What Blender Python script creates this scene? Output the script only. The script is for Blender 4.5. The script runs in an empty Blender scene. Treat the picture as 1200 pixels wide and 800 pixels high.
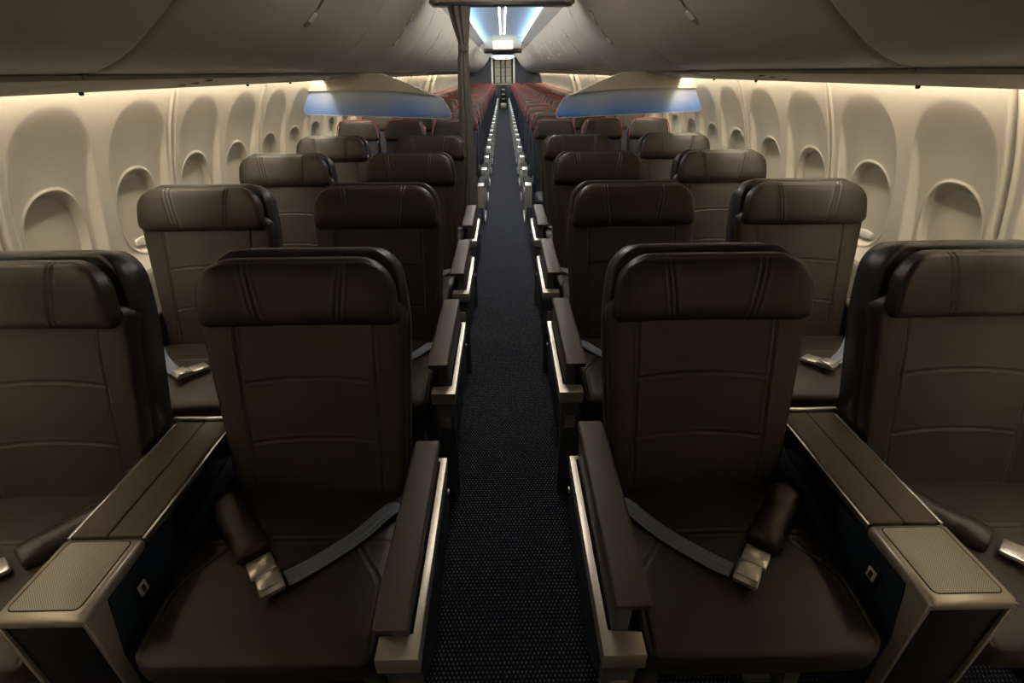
import bpy, bmesh, math, random
from mathutils import Matrix, Vector
random.seed(7)
C = bpy.context.scene.collection
sc = bpy.context.scene
PI = math.pi

# ------------------------------------------------------------------ camera
F_PX = 576.0; EYE = 1.57
PITCH = math.atan((400-84.0)/F_PX)
YAW = math.atan(8.0/math.hypot(F_PX, 316.0))
ROLL = math.radians(-0.45)
cd = bpy.data.cameras.new('camera'); cam = bpy.data.objects.new('camera', cd); C.objects.link(cam)
cd.sensor_width = 36.0; cd.lens = F_PX*36.0/1200.0; cd.clip_start = 0.02; cd.clip_end = 100
fw = Vector((math.sin(YAW)*math.cos(PITCH), math.cos(YAW)*math.cos(PITCH), -math.sin(PITCH)))
rt = Vector((math.cos(YAW), -math.sin(YAW), 0)); up = rt.cross(fw)
rt2 = rt*math.cos(ROLL)+up*math.sin(ROLL); up2 = up*math.cos(ROLL)-rt*math.sin(ROLL)
M = Matrix((rt2, up2, -fw)).transposed().to_4x4(); M.translation = Vector((0, 0, EYE))
cam.matrix_world = M
sc.camera = cam

# ------------------------------------------------------------------ world, light levels, exposure
w = bpy.data.worlds.new('world'); sc.world = w; w.use_nodes = True
w.node_tree.nodes['Background'].inputs[0].default_value = (0.5, 0.45, 0.4, 1)
w.node_tree.nodes['Background'].inputs[1].default_value = 0.0
WASH = 60.0          # sidewall wash lights
COFFER = 20.0        # blue edge lights of the rear ceiling
CENTRE = 330.0         # white lines of the rear ceiling
DOME = 6.2           # dimmed ceiling lamps over the front rows
sc.view_settings.view_transform = 'Standard'
try: sc.view_settings.look = 'None'
except Exception: pass
sc.view_settings.exposure = 0.0
sc.view_settings.gamma = 1.0
sc.view_settings.use_curve_mapping = False

# ------------------------------------------------------------------ materials
def mat(name, col, rough=0.5, metal=0.0, emit=None, strength=0.0, bump=0.0, bscale=300.0, mottled=0.0, mscale=6.0, spec=0.5, coat=0.0, wscale=None):
    m = bpy.data.materials.new(name); m.use_nodes = True
    nt = m.node_tree; b = nt.nodes['Principled BSDF']
    b.inputs['Base Color'].default_value = (*col, 1)
    b.inputs['Roughness'].default_value = rough
    b.inputs['Metallic'].default_value = metal
    b.inputs['Specular IOR Level'].default_value = spec
    b.inputs['Coat Weight'].default_value = coat
    tc = nt.nodes.new('ShaderNodeTexCoord')
    if emit:
        b.inputs['Emission Color'].default_value = (*emit, 1); b.inputs['Emission Strength'].default_value = strength
    src = tc.outputs['Object']
    if wscale:
        mp = nt.nodes.new('ShaderNodeMapping'); mp.inputs['Scale'].default_value = wscale
        nt.links.new(src, mp.inputs[0]); src = mp.outputs[0]
    if mottled:
        n = nt.nodes.new('ShaderNodeTexNoise'); n.inputs['Scale'].default_value = mscale; n.inputs['Detail'].default_value = 4
        nt.links.new(src, n.inputs['Vector'])
        r = nt.nodes.new('ShaderNodeMapRange'); r.inputs[1].default_value = 0.3; r.inputs[2].default_value = 0.7
        r.inputs[3].default_value = 1-mottled; r.inputs[4].default_value = 1+mottled
        nt.links.new(n.outputs[0], r.inputs[0])
        mx = nt.nodes.new('ShaderNodeVectorMath'); mx.operation = 'SCALE'; mx.inputs[0].default_value = col
        nt.links.new(r.outputs[0], mx.inputs['Scale']); nt.links.new(mx.outputs[0], b.inputs['Base Color'])
    if bump:
        n = nt.nodes.new('ShaderNodeTexNoise'); n.inputs['Scale'].default_value = bscale; n.inputs['Detail'].default_value = 3
        nt.links.new(src, n.inputs['Vector'])
        bp = nt.nodes.new('ShaderNodeBump'); bp.inputs['Strength'].default_value = bump; bp.inputs['Distance'].default_value = 0.002
        nt.links.new(n.outputs[0], bp.inputs['Height']); nt.links.new(bp.outputs[0], b.inputs['Normal'])
    return m

CATCH = mat('bin_catch', (0.88, 0.86, 0.80), 0.3, 0.2)
LEATHER = mat('brown_leather', (0.0240, 0.0177, 0.0118), 0.40, bump=0.30, bscale=420, mottled=0.10)
SHELL = mat('dark_shell', (0.024, 0.023, 0.024), 0.38)
CONLEA = mat('console_leather', (0.098, 0.080, 0.056), 0.52, bump=0.25, bscale=500)
ARMLEA = mat('armrest_leather', (0.062, 0.050, 0.042), 0.50, bump=0.25, bscale=500)
METAL = mat('satin_metal', (0.62, 0.57, 0.50), 0.32, 0.72, bump=0.05, bscale=60, wscale=(1, 20, 1))
BUCKLE = mat('brushed_buckle', (0.80, 0.76, 0.70), 0.30, 0.9, bump=0.01, bscale=90)
CHROME = mat('bright_trim', (0.75, 0.75, 0.76), 0.22, 1.0)
NAVY = mat('navy_plastic', (0.012, 0.022, 0.042), 0.42)
BLACK = mat('black_plastic', (0.006, 0.006, 0.007), 0.35)
GREYP = mat('grey_plastic', (0.07, 0.075, 0.085), 0.45)
WEB = mat('belt_webbing', (0.16, 0.19, 0.25), 0.62, bump=0.7, bscale=120, wscale=(1, 1, 1))
BINM = mat('bin_plastic', (0.54, 0.50, 0.42), 0.36, bump=0.10, bscale=700, spec=0.4)
BINEDGE = mat('bin_edge', (0.33, 0.31, 0.27), 0.45)
BINEDGE2 = mat('header_underside', (0.10, 0.085, 0.07), 0.5)
WALLM = mat('sidewall_plastic', (0.60, 0.55, 0.465), 0.50, bump=0.06, bscale=500)
SHADEM = mat('window_shade', (0.55, 0.50, 0.41), 0.55)
WHITEP = mat('white_plastic', (0.78, 0.75, 0.68), 0.35)
CEILM = mat('ceiling_panel', (0.74, 0.75, 0.76), 0.45)
BEIGE = mat('beige_panel', (0.56, 0.50, 0.40), 0.5)
DARKW = mat('dark_lavatory_wall', (0.05, 0.055, 0.07), 0.5)
CREAM = mat('galley_cream', (0.60, 0.54, 0.36), 0.35)
GALLEYD = mat('galley_dark', (0.035, 0.06, 0.05), 0.4)
CURT = mat('curtain_cloth', (0.155, 0.145, 0.13), 0.85, bump=0.5, bscale=250)
ECOL = mat('economy_leather', (0.027, 0.020, 0.013), 0.5)
REDP = mat('red_piping', (0.36, 0.035, 0.028), 0.5)
ECOB = mat('economy_navy_back', (0.016, 0.026, 0.050), 0.55)
ECON = mat('economy_fabric', (0.016, 0.019, 0.028), 0.6)
WASHM = mat('wash_lamp', (0.9, 0.85, 0.7), 0.5, emit=(1.0, 0.88, 0.70), strength=WASH)
BLUEM = mat('blue_lamp', (0.5, 0.7, 1), 0.5, emit=(0.30, 0.62, 1.0), strength=COFFER)
LINEM = mat('line_lamp', (1, 1, 1), 0.5, emit=(1.0, 0.93, 0.8), strength=CENTRE)
DOMEM = mat('dome_lamp', (1, 1, 1), 0.5, emit=(1.0, 0.90, 0.76), strength=DOME)
DOMED = mat('dome_lamp_dim', (1, 1, 1), 0.5, emit=(1.0, 0.90, 0.76), strength=DOME*0.05)
SIGNM = mat('sign_face', (0.55, 0.52, 0.47), 0.5, emit=(1, 0.88, 0.75), strength=0.2)
SIGNR = mat('sign_red', (0.7, 0.05, 0.03), 0.5, emit=(1, 0.12, 0.05), strength=0.8)

# economy seat fronts: dark leather with a faint taupe stripe
def carpet():
    m = bpy.data.materials.new('aisle_carpet'); m.use_nodes = True
    nt = m.node_tree; b = nt.nodes['Principled BSDF']; L = nt.links; N = nt.nodes.new
    tc = N('ShaderNodeTexCoord'); sep = N('ShaderNodeSeparateXYZ'); L.new(tc.outputs['Object'], sep.inputs[0])
    def mth(op, a, bb=None, c=None):
        n = N('ShaderNodeMath'); n.operation = op
        for i, v in enumerate((a, bb, c)):
            if v is None: continue
            if isinstance(v, (int, float)): n.inputs[i].default_value = v
            else: L.new(v, n.inputs[i])
        return n.outputs[0]
    P = 0.0130
    yy = mth('DIVIDE', sep.outputs['Y'], P); row = mth('FLOOR', yy)
    odd = mth('MODULO', row, 2.0)
    xx = mth('ADD', mth('DIVIDE', sep.outputs['X'], P), mth('MULTIPLY', odd, 0.5))
    xx = mth('ADD', xx, 500.0)
    fx = mth('FRACT', xx); fy = mth('FRACT', mth('ADD', yy, 500.0))
    ax = mth('ABSOLUTE', mth('SUBTRACT', fx, 0.5)); ay = mth('ABSOLUTE', mth('SUBTRACT', fy, 0.5))
    wn = N('ShaderNodeTexWhiteNoise'); wn.noise_dimensions = '2D'
    cx = N('ShaderNodeCombineXYZ'); L.new(mth('FLOOR', xx), cx.inputs[0]); L.new(row, cx.inputs[1]); L.new(cx.outputs[0], wn.inputs['Vector'])
    dot = mth('MULTIPLY', mth('LESS_THAN', ax, 0.13), mth('LESS_THAN', ay, 0.20))
    amt = mth('MULTIPLY', dot, mth('MULTIPLY_ADD', wn.outputs['Value'], 0.7, 0.35))
    mix = N('ShaderNodeMix'); mix.data_type = 'RGBA'; L.new(amt, mix.inputs[0])
    mix.inputs[6].default_value = (0.009, 0.012, 0.022, 1); mix.inputs[7].default_value = (0.26, 0.26, 0.28, 1)
    L.new(mix.outputs[2], b.inputs['Base Color']); b.inputs['Roughness'].default_value = 0.95
    b.inputs['Specular IOR Level'].default_value = 0.15
    n = N('ShaderNodeTexNoise'); n.inputs['Scale'].default_value = 500; L.new(tc.outputs['Object'], n.inputs['Vector'])
    bp = N('ShaderNodeBump'); bp.inputs['Strength'].default_value = 0.6; bp.inputs['Distance'].default_value = 0.003
    L.new(n.outputs[0], bp.inputs['Height']); L.new(bp.outputs[0], b.inputs['Normal'])
    return m
CARPET = carpet()

def perforated():
    m = bpy.data.materials.new('perforated_metal'); m.use_nodes = True
    nt = m.node_tree; b = nt.nodes['Principled BSDF']; L = nt.links
    tc = nt.nodes.new('ShaderNodeTexCoord'); mp = nt.nodes.new('ShaderNodeMapping')
    mp.inputs['Rotation'].default_value = (0, 0, PI/4); mp.inputs['Scale'].default_value = (300, 300, 0)
    L.new(tc.outputs['Object'], mp.inputs[0])
    v = nt.nodes.new('ShaderNodeTexVoronoi'); v.inputs['Scale'].default_value = 1.0; v.inputs['Randomness'].default_value = 0.0
    L.new(mp.outputs[0], v.inputs['Vector'])
    r = nt.nodes.new('ShaderNodeValToRGB'); r.color_ramp.elements[0].position = 0.20; r.color_ramp.elements[1].position = 0.32
    r.color_ramp.elements[0].color = (0.16, 0.15, 0.13, 1); r.color_ramp.elements[1].color = (0.66, 0.63, 0.57, 1)
    L.new(v.outputs['Distance'], r.inputs[0]); L.new(r.outputs[0], b.inputs['Base Color'])
    b.inputs['Metallic'].default_value = 0.35; b.inputs['Roughness'].default_value = 0.5
    return m
PERF = perforated()

def frosted():
    # translucent divider screen tinted blue towards one lower corner (printed gradient of the screen)
    m = bpy.data.materials.new('frosted_screen'); m.use_nodes = True
    nt = m.node_tree; b = nt.nodes['Principled BSDF']; L = nt.links
    tc = nt.nodes.new('ShaderNodeTexCoord')
    n = nt.nodes.new('ShaderNodeTexNoise'); n.inputs['Scale'].default_value = 2.2; n.inputs['Detail'].default_value = 1
    L.new(tc.outputs['Object'], n.inputs['Vector'])
    sep = nt.nodes.new('ShaderNodeSeparateXYZ'); L.new(tc.outputs['Object'], sep.inputs[0])
    mr = nt.nodes.new('ShaderNodeMapRange'); mr.inputs[1].default_value = 1.40; mr.inputs[2].default_value = 1.23
    mr.inputs[3].default_value = 0.0; mr.inputs[4].default_value = 0.75
    L.new(sep.outputs['Z'], mr.inputs[0])
    mu = nt.nodes.new('ShaderNodeMath'); mu.operation = 'ADD'; L.new(mr.outputs[0], mu.inputs[0])
    s2 = nt.nodes.new('ShaderNodeMath'); s2.operation = 'MULTIPLY_ADD'; L.new(n.outputs[0], s2.inputs[0]); s2.inputs[1].default_value = 1.3; s2.inputs[2].default_value = -0.55
    L.new(s2.outputs[0], mu.inputs[1])
    r = nt.nodes.new('ShaderNodeValToRGB')
    r.color_ramp.elements[0].position = 0.05; r.color_ramp.elements[0].color = (0.52, 0.58, 0.68, 1)
    r.color_ramp.elements[1].position = 1.0; r.color_ramp.elements[1].color = (0.10, 0.30, 0.85, 1)
    L.new(mu.outputs[0], r.inputs[0]); L.new(r.outputs[0], b.inputs['Base Color'])
    b.inputs['Roughness'].default_value = 0.35; b.inputs['Transmission Weight'].default_value = 0.15
    b.inputs['Subsurface Weight'].default_value = 0.0
    return m
FROST = frosted()

# ------------------------------------------------------------------ helpers
def link(name, bm_or_me, m, parent=None, smooth=40):
    if isinstance(bm_or_me, bmesh.types.BMesh):
        me = bpy.data.meshes.new(name); bmesh.ops.recalc_face_normals(bm_or_me, faces=bm_or_me.faces[:]); bm_or_me.to_mesh(me); bm_or_me.free()
    else: me = bm_or_me
    if m is not None and not me.materials:
        me.materials.append(m)
    for p in me.polygons: p.use_smooth = smooth > 0
    if 0 < smooth < 180: me.set_sharp_from_angle(angle=math.radians(smooth))
    o = bpy.data.objects.new(name, me); C.objects.link(o)
    if parent: o.parent = parent
    return o
def empty(name, loc=(0, 0, 0)):
    o = bpy.data.objects.new(name, None); C.objects.link(o); o.location = loc; o.empty_display_size = 0.1; return o
def tag(o, label=None, cat=None, group=None, kind=None):
    if label: o['label'] = label
    if cat: o['category'] = cat
    if group: o['group'] = group
    if kind: o['kind'] = kind
    return o
def structure(o): o['kind'] = 'structure'; return o
def copy_tree(o, parent=None):
    kids = list(o.children)
    c = o.copy(); C.objects.link(c); c.parent = parent
    if parent is not None: c.matrix_parent_inverse = o.matrix_parent_inverse.copy()
    for ch in kids: copy_tree(ch, c)
    return c
def B(): return bmesh.new()
def box(bm, x0, x1, y0, y1, z0, z1, bev=0.0, seg=2):
    vs = [bm.verts.new(p) for p in ((x0,y0,z0),(x1,y0,z0),(x1,y1,z0),(x0,y1,z0),(x0,y0,z1),(x1,y0,z1),(x1,y1,z1),(x0,y1,z1))]
    fs = [bm.faces.new([vs[i] for i in f]) for f in ((0,3,2,1),(4,5,6,7),(0,1,5,4),(1,2,6,5),(2,3,7,6),(3,0,4,7))]
    if bev:
        es = {e for f in fs for e in f.edges}
        bmesh.ops.bevel(bm, geom=list(es), offset=bev, segments=seg, profile=0.5, affect='EDGES')
def prism(bm, pts, axis, a0, a1, bev=0.0, seg=2):
    """closed outline in the plane across axis, extruded from a0 to a1"""
    def P3(p, a):
        if axis == 'x': return (a, p[0], p[1])
        if axis == 'y': return (p[0], a, p[1])
        return (p[0], p[1], a)
    A = [bm.verts.new(P3(p, a0)) for p in pts]; Bv = [bm.verts.new(P3(p, a1)) for p in pts]
    n = len(pts); f0 = bm.faces.new(A); f1 = bm.faces.new(Bv[::-1])
    sides = [bm.faces.new((A[i], Bv[i], Bv[(i+1) % n], A[(i+1) % n])) for i in range(n)]
    if bev:
        es = list(set(list(f0.edges)+list(f1.edges)))
        bmesh.ops.bevel(bm, geom=es, offset=bev, segments=seg, profile=0.5, affect='EDGES')
def arc(cx, cy, r, a0, a1, n=6):
    return [(cx+r*math.cos(math.radians(a0+(a1-a0)*i/n)), cy+r*math.sin(math.radians(a0+(a1-a0)*i/n))) for i in range(n+1)]
def tube(bm, pts, r, n=8, sx=1.0, cap=True):
    pts = [Vector(p) for p in pts]; rings = []
    for i, p in enumerate(pts):
        t = (pts[min(i+1, len(pts)-1)]-pts[max(i-1, 0)]).normalized()
        a = t.cross(Vector((0, 0, 1)));
        if a.length < 1e-4: a = Vector((1, 0, 0))
        a.normalize(); b2 = a.cross(t).normalized()
        rr = r[i] if isinstance(r, (list, tuple)) else r
        rings.append([bm.verts.new(p+a*rr*sx*math.cos(2*PI*k/n)+b2*rr*math.sin(2*PI*k/n)) for k in range(n)])
    for i in range(len(rings)-1):
        for k in range(n): bm.faces.new((rings[i][k], rings[i][(k+1) % n], rings[i+1][(k+1) % n], rings[i+1][k]))
    if cap: bm.faces.new(rings[0]); bm.faces.new(rings[-1][::-1])
def pillow(W0, W1, H, tf, tb, p, q, r_top, r_bot, seam, nx, nz, mapf, slant=None):
    """upholstered pad: width W0 at the bottom, W1 at the top, crown tf in front and tb behind"""
    def hw(v):
        z = v*H; W = (W0+(W1-W0)*v)/2
        if slant and z > slant[0]: W -= slant[1]*((z-slant[0])/(H-slant[0]))**1.6
        if r_top and z > H-r_top: W -= r_top-math.sqrt(max(0, r_top**2-(z-(H-r_top))**2))
        if r_bot and z < r_bot: W -= r_bot-math.sqrt(max(0, r_bot**2-(r_bot-z)**2))
        return W
    us = []; vs = []
    for i in range(nx+1):
        s = i/nx; us.append(2*(0.55*s+0.45*(0.5-0.5*math.cos(PI*s)))-1)
    for j in range(nz+1):
        s = j/nz; vs.append(0.55*s+0.45*(0.5-0.5*math.cos(PI*s)))
    V = []; F = []; front = {}; back = {}
    def prof(t, e): return max(0.0, 1-abs(t)**e)**(1.0/e)
    for j, v in enumerate(vs):
        h = hw(v); G = prof(2*v-1, q)
        for i, u in enumerate(us):
            Fu = prof(u, p); x = u*h; z = v*H; k = Fu*G
            d = tf*k - (seam(x, z) if seam else 0)*min(1, k*1.4)
            front[i, j] = len(V); V.append(mapf(x, d, z))
            if i in (0, nx) or j in (0, nz): back[i, j] = front[i, j]
            else: back[i, j] = len(V); V.append(mapf(x, -tb*k, z))
    for j in range(nz):
        for i in range(nx):
            F.append((front[i, j], front[i+1, j], front[i+1, j+1], front[i, j+1]))
            F.append((back[i, j], back[i, j+1], back[i+1, j+1], back[i+1, j]))
    me = bpy.data.meshes.new('pad'); me.from_pydata(V, [], F)
    bm = B(); bm.from_mesh(me); bpy.data.meshes.remove(me)
    bmesh.ops.remove_doubles(bm, verts=bm.verts[:], dist=1e-5)
    return bm
def groove(d, g=0.004, wd=0.003): return g*math.exp(-(d/wd)**2) - 0.0012*math.exp(-((abs(d)-0.008)/0.004)**2)

# ------------------------------------------------------------------ setting: floor, walls, ceiling
FL0, FL1 = -2.3, 26.4
bm = B(); box(bm, -1.9, 1.9, FL0, FL1, -0.05, 0.0); structure(link('floor', bm, CARPET, smooth=0))

# sidewall panel: curved fuselage lining, two scooped window surrounds per panel
ZC, RC = 0.72, 1.77
def wallx(z):
    return math.sqrt(RC**2-(z-ZC)**2)
def sm(t): t = max(0.0, min(1.0, t)); return t*t*(3-2*t)
PAN = 1.016; WC = (0.247, 0.745); WZ = 0.982
def sidewall_mesh(dy, dz):
    ny = int(PAN/dy); z0, z1 = 0.70, 1.60; nz = int((z1-z0)/dz)
    V = []; F = []; rws = []
    for j in range(nz+1):
        z = z0+(z1-z0)*j/nz
        for i in range(ny+1):
            y = PAN*i/ny; o = 0.0; rmin = 9
            for c in WC:
                a = 0.212 if z > 1.1 else 0.212-0.02*sm((1.1-z)/0.4)
                zt = max(0.0, (z-1.20)/0.275)
                rb = (abs((y-c)/a)**2.3+zt**2.3)**(1/2.3)
                if rb < 1:
                    q = abs((y-c)/a)
                    zt2 = 1.20+0.275*(1-min(1, q)**2.3)**(1/2.3)
                    lin = 0.24*(zt2-z); D_ = 0.042
                    o = D_*(1-math.exp(-(lin/D_)**1.3))*sm((1-q)*a/0.030)*sm((z-0.69)/0.12)
                rw = (abs((y-c)/0.150)**2.3+abs((z-WZ)/0.195)**2.3)**(1/2.3)
                # raised bead round the reveal and the steep reveal itself
                dd = (1-rw)*0.15
                o -= 0.004*math.exp(-((dd+0.004)/0.005)**2)
                if rw < 1: o = o + 0.030*sm(dd/0.018)
                rmin = min(rmin, rw)
            e = min(y, PAN-y)
            o += 0.022*math.exp(-(e/0.006)**2) - 0.008*math.exp(-((e-0.018)/0.008)**2)
            V.append((wallx(z)+o, y-PAN/2, z)); rws.append(rmin)
    for j in range(nz):
        for i in range(ny):
            f = (j*(ny+1)+i, j*(ny+1)+i+1, (j+1)*(ny+1)+i+1, (j+1)*(ny+1)+i)
            if all(rws[k] < 0.78 for k in f): continue
            F.append(f)
    me = bpy.data.meshes.new('sidewall'); me.from_pydata(V, [], F); me.update(); return me
wm = sidewall_mesh(0.0034, 0.0040); wm.materials.append(WALLM)
for p in wm.polygons: p.use_smooth = True
wm_far = sidewall_mesh(0.010, 0.012); wm_far.materials.append(WALLM)
for p in wm_far.polygons: p.use_smooth = True

# closed window shade seen inside each surround, pull lip at its foot
def shade_bm():
    b = B(); cols = 24; rows = 26; g = {}
    for j in range(rows+1):
        z = WZ-0.20+0.40*j/rows
        h = 0.155
        for i in range(cols+1):
            g[i, j] = b.verts.new((wallx(z)+0.068, -h+2*h*i/cols, z))
    for j in range(rows):
        for i in range(cols): b.faces.new((g[i, j], g[i+1, j], g[i+1, j+1], g[i, j+1]))
    r = bmesh.ops.extrude_face_region(b, geom=b.faces[:])
    for v in [e for e in r['geom'] if isinstance(e, bmesh.types.BMVert)]: v.co.x += 0.006
    return b
sh = link('window_1', shade_bm(), SHADEM); structure(sh)
b = B()
prism(b, [(-0.055, 0.0)]+arc(-0.045, 0.016, 0.01, 180, 90, 4)+[(0.0, 0.032)]+arc(0.045, 0.016, 0.01, 90, 0, 4)+[(0.055, 0.0), (0.0, -0.010)], 'x', -0.014, 0.0, 0.003)
hd = link('shade_handle', b, WHITEP, sh); hd.location = (wallx(0.82)+0.066, 0, 0.826)
wn = 1
panels = []
Y0 = 0.664-PAN*3
for side, nm in ((1, 'wall_right'), (-1, 'wall_left')):
    k = 0; y = Y0
    while y < 24.2:
        c = y+PAN/2
        far = y > 5.5
        if not (12.0 < c < 13.1):
            o = bpy.data.objects.new('%s.%03d' % (nm, k) if k else nm, wm_far if far else wm); C.objects.link(o)
            o.location = (0, c, 0); o.rotation_euler.z = 0 if side > 0 else PI
            structure(o)
            if True:
                for wc in WC:
                    if wn == 1: s = sh
                    else:
                        s = sh.copy(); C.objects.link(s); s.name = 'window_%d' % wn
                        if y < 9:
                            h2 = hd.copy(); C.objects.link(h2); h2.parent = s
                    wn += 1
                    s.location = (0, c+(wc-PAN/2)*(1 if side > 0 else -1), 0); s.rotation_euler.z = 0 if side > 0 else PI
                    structure(s)
        k += 1; y += PAN
    # lower sidewall (dado) with a ledge at elbow height, and outer hull behind
    b = B(); pts = [(wallx(0.72)+0.06, 0.72), (wallx(0.72)-0.035, 0.72), (wallx(0.70)-0.045, 0.705), (wallx(0.68)-0.05, 0.66), (wallx(0.35)-0.06, 0.35), (wallx(0.0)-0.08, 0.0), (wallx(0)+0.06, 0)]
    if side < 0: pts = [(-x, z) for x, z in pts][::-1]
    prism(b, pts, 'y', FL0, 24.6); structure(link('trim_%d' % (1 if side > 0 else 2), b, BEIGE if 0 else mat('dado_%d' % side, (0.16, 0.145, 0.12), 0.55)))
    b = B(); 
    ring = [(side*(wallx(zz)+0.10), zz) for zz in (0.0, 0.4, 0.8, 1.2, 1.6, 1.9)]+[(side*(1.0), 2.34), (0, 2.42)]
    outer = [(x*1.03, z*1.03 if z > 0 else z) for x, z in ring][::-1]
    prism(b, ring+outer, 'y', FL0, FL1); structure(link('trim_%d' % (3 if side > 0 else 4), b, mat('hull_%d' % side, (0.3, 0.29, 0.27), 0.7), smooth=0))
    # overwing exit: plug door with deep frame in place of one panel
    b = B()
    X = wallx(1.2)
    for zz0, zz1, t in ((0.72, 1.58, 0),):
        for yy0, yy1 in ((12.05, 12.17), (12.95, 13.07)):
            pr = [(side*(wallx(z)+0.05), z) for z in (0.72, 0.95, 1.2, 1.4, 1.58)]+[(side*(wallx(z)-0.055), z) for z in (1.58, 1.4, 1.2, 0.95, 0.72)]
            prism(b, pr if side > 0 else pr[::-1], 'y', yy0, yy1, 0.01)
    pr = [(side*(wallx(z)+0.05), z) for z in (0.72, 0.95, 1.2, 1.4, 1.58)]+[(side*(wallx(z)+0.02), z) for z in (1.58, 1.4, 1.2, 0.95, 0.72)]
    prism(b, pr if side > 0 else pr[::-1], 'y', 12.17, 12.95)
    d = structure(link('door_%d' % (1 if side > 0 else 2), b, BEIGE))
    b = B(); hx = side*(wallx(1.42)-0.02); box(b, min(hx, hx+side*0.05), max(hx, hx+side*0.05), 12.42, 12.70, 1.38, 1.47, 0.01)
    link('handle_cover', b, GALLEYD, d)

# front bulkhead behind the viewer (closes the cabin)
b = B(); box(b, -1.85, 1.85, FL0-0.06, FL0, 0, 2.4); structure(link('wall_front', b, BEIGE, smooth=0))
b = B(); box(b, -1.85, 1.85, FL1, FL1+0.06, 0, 2.4); structure(link('wall_rear', b, DARKW, smooth=0))

# ceiling over the front rows
b = B(); prism(b, [(-0.62, 2.12), (-0.45, 2.17), (0, 2.20), (0.45, 2.17), (0.62, 2.12), (0.62, 2.30), (-0.62, 2.30)], 'y', FL0, 4.55)
structure(link('ceiling', b, CEILM))
# rear ceiling, two coffers
def coffer(name, y0, y1):
    b = B(); xs = [-0.52, -0.47, -0.36, -0.20, 0, 0.20, 0.36, 0.47, 0.52]
    low = [(x, 2.225+0.105*math.sqrt(max(0, 1-(x/0.53)**2))) for x in xs]
    prism(b, low+[(0.60, 2.40), (-0.60, 2.40)], 'y', y0, y1)
    return structure(link(name, b, CEILM))
coffer('ceiling.001', 4.78, 13.55)
coffer('ceiling.002', 13.85, 24.3)
n = 5
for s in (-1, 1):
    for y0, y1 in ((4.78, 13.55), (13.85, 24.3)):
        b = B(); pts = [(0.585, 2.105), (0.452, 2.188), (0.450, 2.196), (0.458, 2.202), (0.60, 2.18)]
        if s < 0: pts = [(-x, z) for x, z in pts][::-1]
        prism(b, pts, 'y', y0, y1); structure(link('trim_%d' % n, b, WHITEP)); n += 1
        nseg = int((y1-y0)/1.45)
        for i in range(nseg):
            a0 = y0+(y1-y0)*i/nseg+0.01; a1 = y0+(y1-y0)*(i+1)/nseg-0.01
            b = B(); pts = [(0.468, 2.202), (0.500, 2.198), (0.500, 2.214), (0.474, 2.216)]
            if s < 0: pts = [(-x, z) for x, z in pts][::-1]
            prism(b, pts, 'y', a0, a1)
            sd = 'left' if s < 0 else 'right'
            o = link('ceiling_light_strip', b, BLUEM, smooth=0)
            tag(o, 'pale blue glowing light strip along the %s edge of the %s ceiling coffer' % (sd, 'nearer' if y0 < 10 else 'farther'),
                'light strip', 'blue light strips on the %s edge of the %s coffer' % (sd, 'nearer' if y0 < 10 else 'farther'))
for s in (-1, 1):
    for y0, y1, nf in ((4.80, 13.3, 'nearer'), (13.9, 24.2, 'farther')):  # farther pair is an added source, there to lighten the far bins
        b = B(); box(b, s*0.044-0.003, s*0.044+0.003, y0, y1, 2.3272, 2.336)
        o = link('ceiling_light_line', b, LINEM, smooth=0)
        tag(o, 'thin white centre light line, %s ceiling coffer, %s of the pair' % (nf, 'left' if s < 0 else 'right'), 'light line', 'white lines on the rear ceiling centre')
# header beams
b = B(); box(b, -0.56, 0.56, 4.55, 4.78, 2.025, 2.33, 0.012); structure(link('trim_20', b, BEIGE))
b = B(); box(b, -0.45, 0.45, 13.55, 13.85, 2.05, 2.40, 0.012); structure(link('trim_21', b, BEIGE))
b = B(); prism(b, [(13.62, 2.052), (13.62, 2.0), (13.68, 1.965), (13.95, 1.965), (13.95, 2.052)], 'x', -0.45, 0.45); structure(link('trim_22', b, BINEDGE2))
# exit sign
ex = empty('exit_sign', (0, 13.30, 2.10))
b = B(); box(b, -0.235, 0.235, 0.0, 0.10, -0.075, 0.095, 0.012); link('housing', b, SIGNM, ex)
LET = {'E': [(0,0,.2,1),(.2,0,1,.2),(.2,.4,.85,.6),(.2,.8,1,1)], 'I': [(.35,0,.65,1)], 'T': [(.4,0,.6,.8),(0,.8,1,1)]}
b = B(); x = -0.095; lw, lh = 0.036, 0.05
for ch in 'EXIT':
    if ch == 'X':
        for sgn in (1, -1):
            c0 = x+lw/2; t = 0.006
            prism(b, [(c0-sgn*lw/2-t, -0.055), (c0-sgn*lw/2+t, -0.055), (c0+sgn*lw/2+t, -0.055+lh), (c0+sgn*lw/2-t, -0.055+lh)], 'y', -0.003, 0.0)
    else:
        for (a, c, d2, e) in LET[ch]: box(b, x+a*lw, x+d2*lw, -0.003, 0.0, -0.055+c*lh, -0.055+e*lh)
    x += lw+0.015
prism(b, [(-0.15, -0.030), (-0.125, -0.050), (-0.125, -0.010)], 'y', -0.003, 0.0)
prism(b, [(0.15, -0.030), (0.125, -0.050), (0.125, -0.010)], 'y', -0.003, 0.0)
link('lettering', b, SIGNR, ex, smooth=0)
tag(ex, 'white overhead EXIT sign with red letters hanging under the rear ceiling', 'sign')

# dimmed dome lamps over the front rows
for i, y in enumerate((0.3, 2.3, 3.7)):
    o = empty('ceiling_lamp', (0, y, 2.195))
    b = B(); box(b, -0.16, 0.16, -0.5, 0.5, -0.030, -0.010, 0.006); link('diffuser', b, DOMEM if i else DOMED, o)
    b = B(); box(b, -0.18, 0.18, -0.52, 0.52, -0.022, 0.0, 0.004); link('lamp_frame', b, WHITEP, o)
    tag(o, 'long dimmed ceiling lamp above the aisle between the front bins', 'ceiling lamp', 'dimmed lamps over the front rows')

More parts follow.
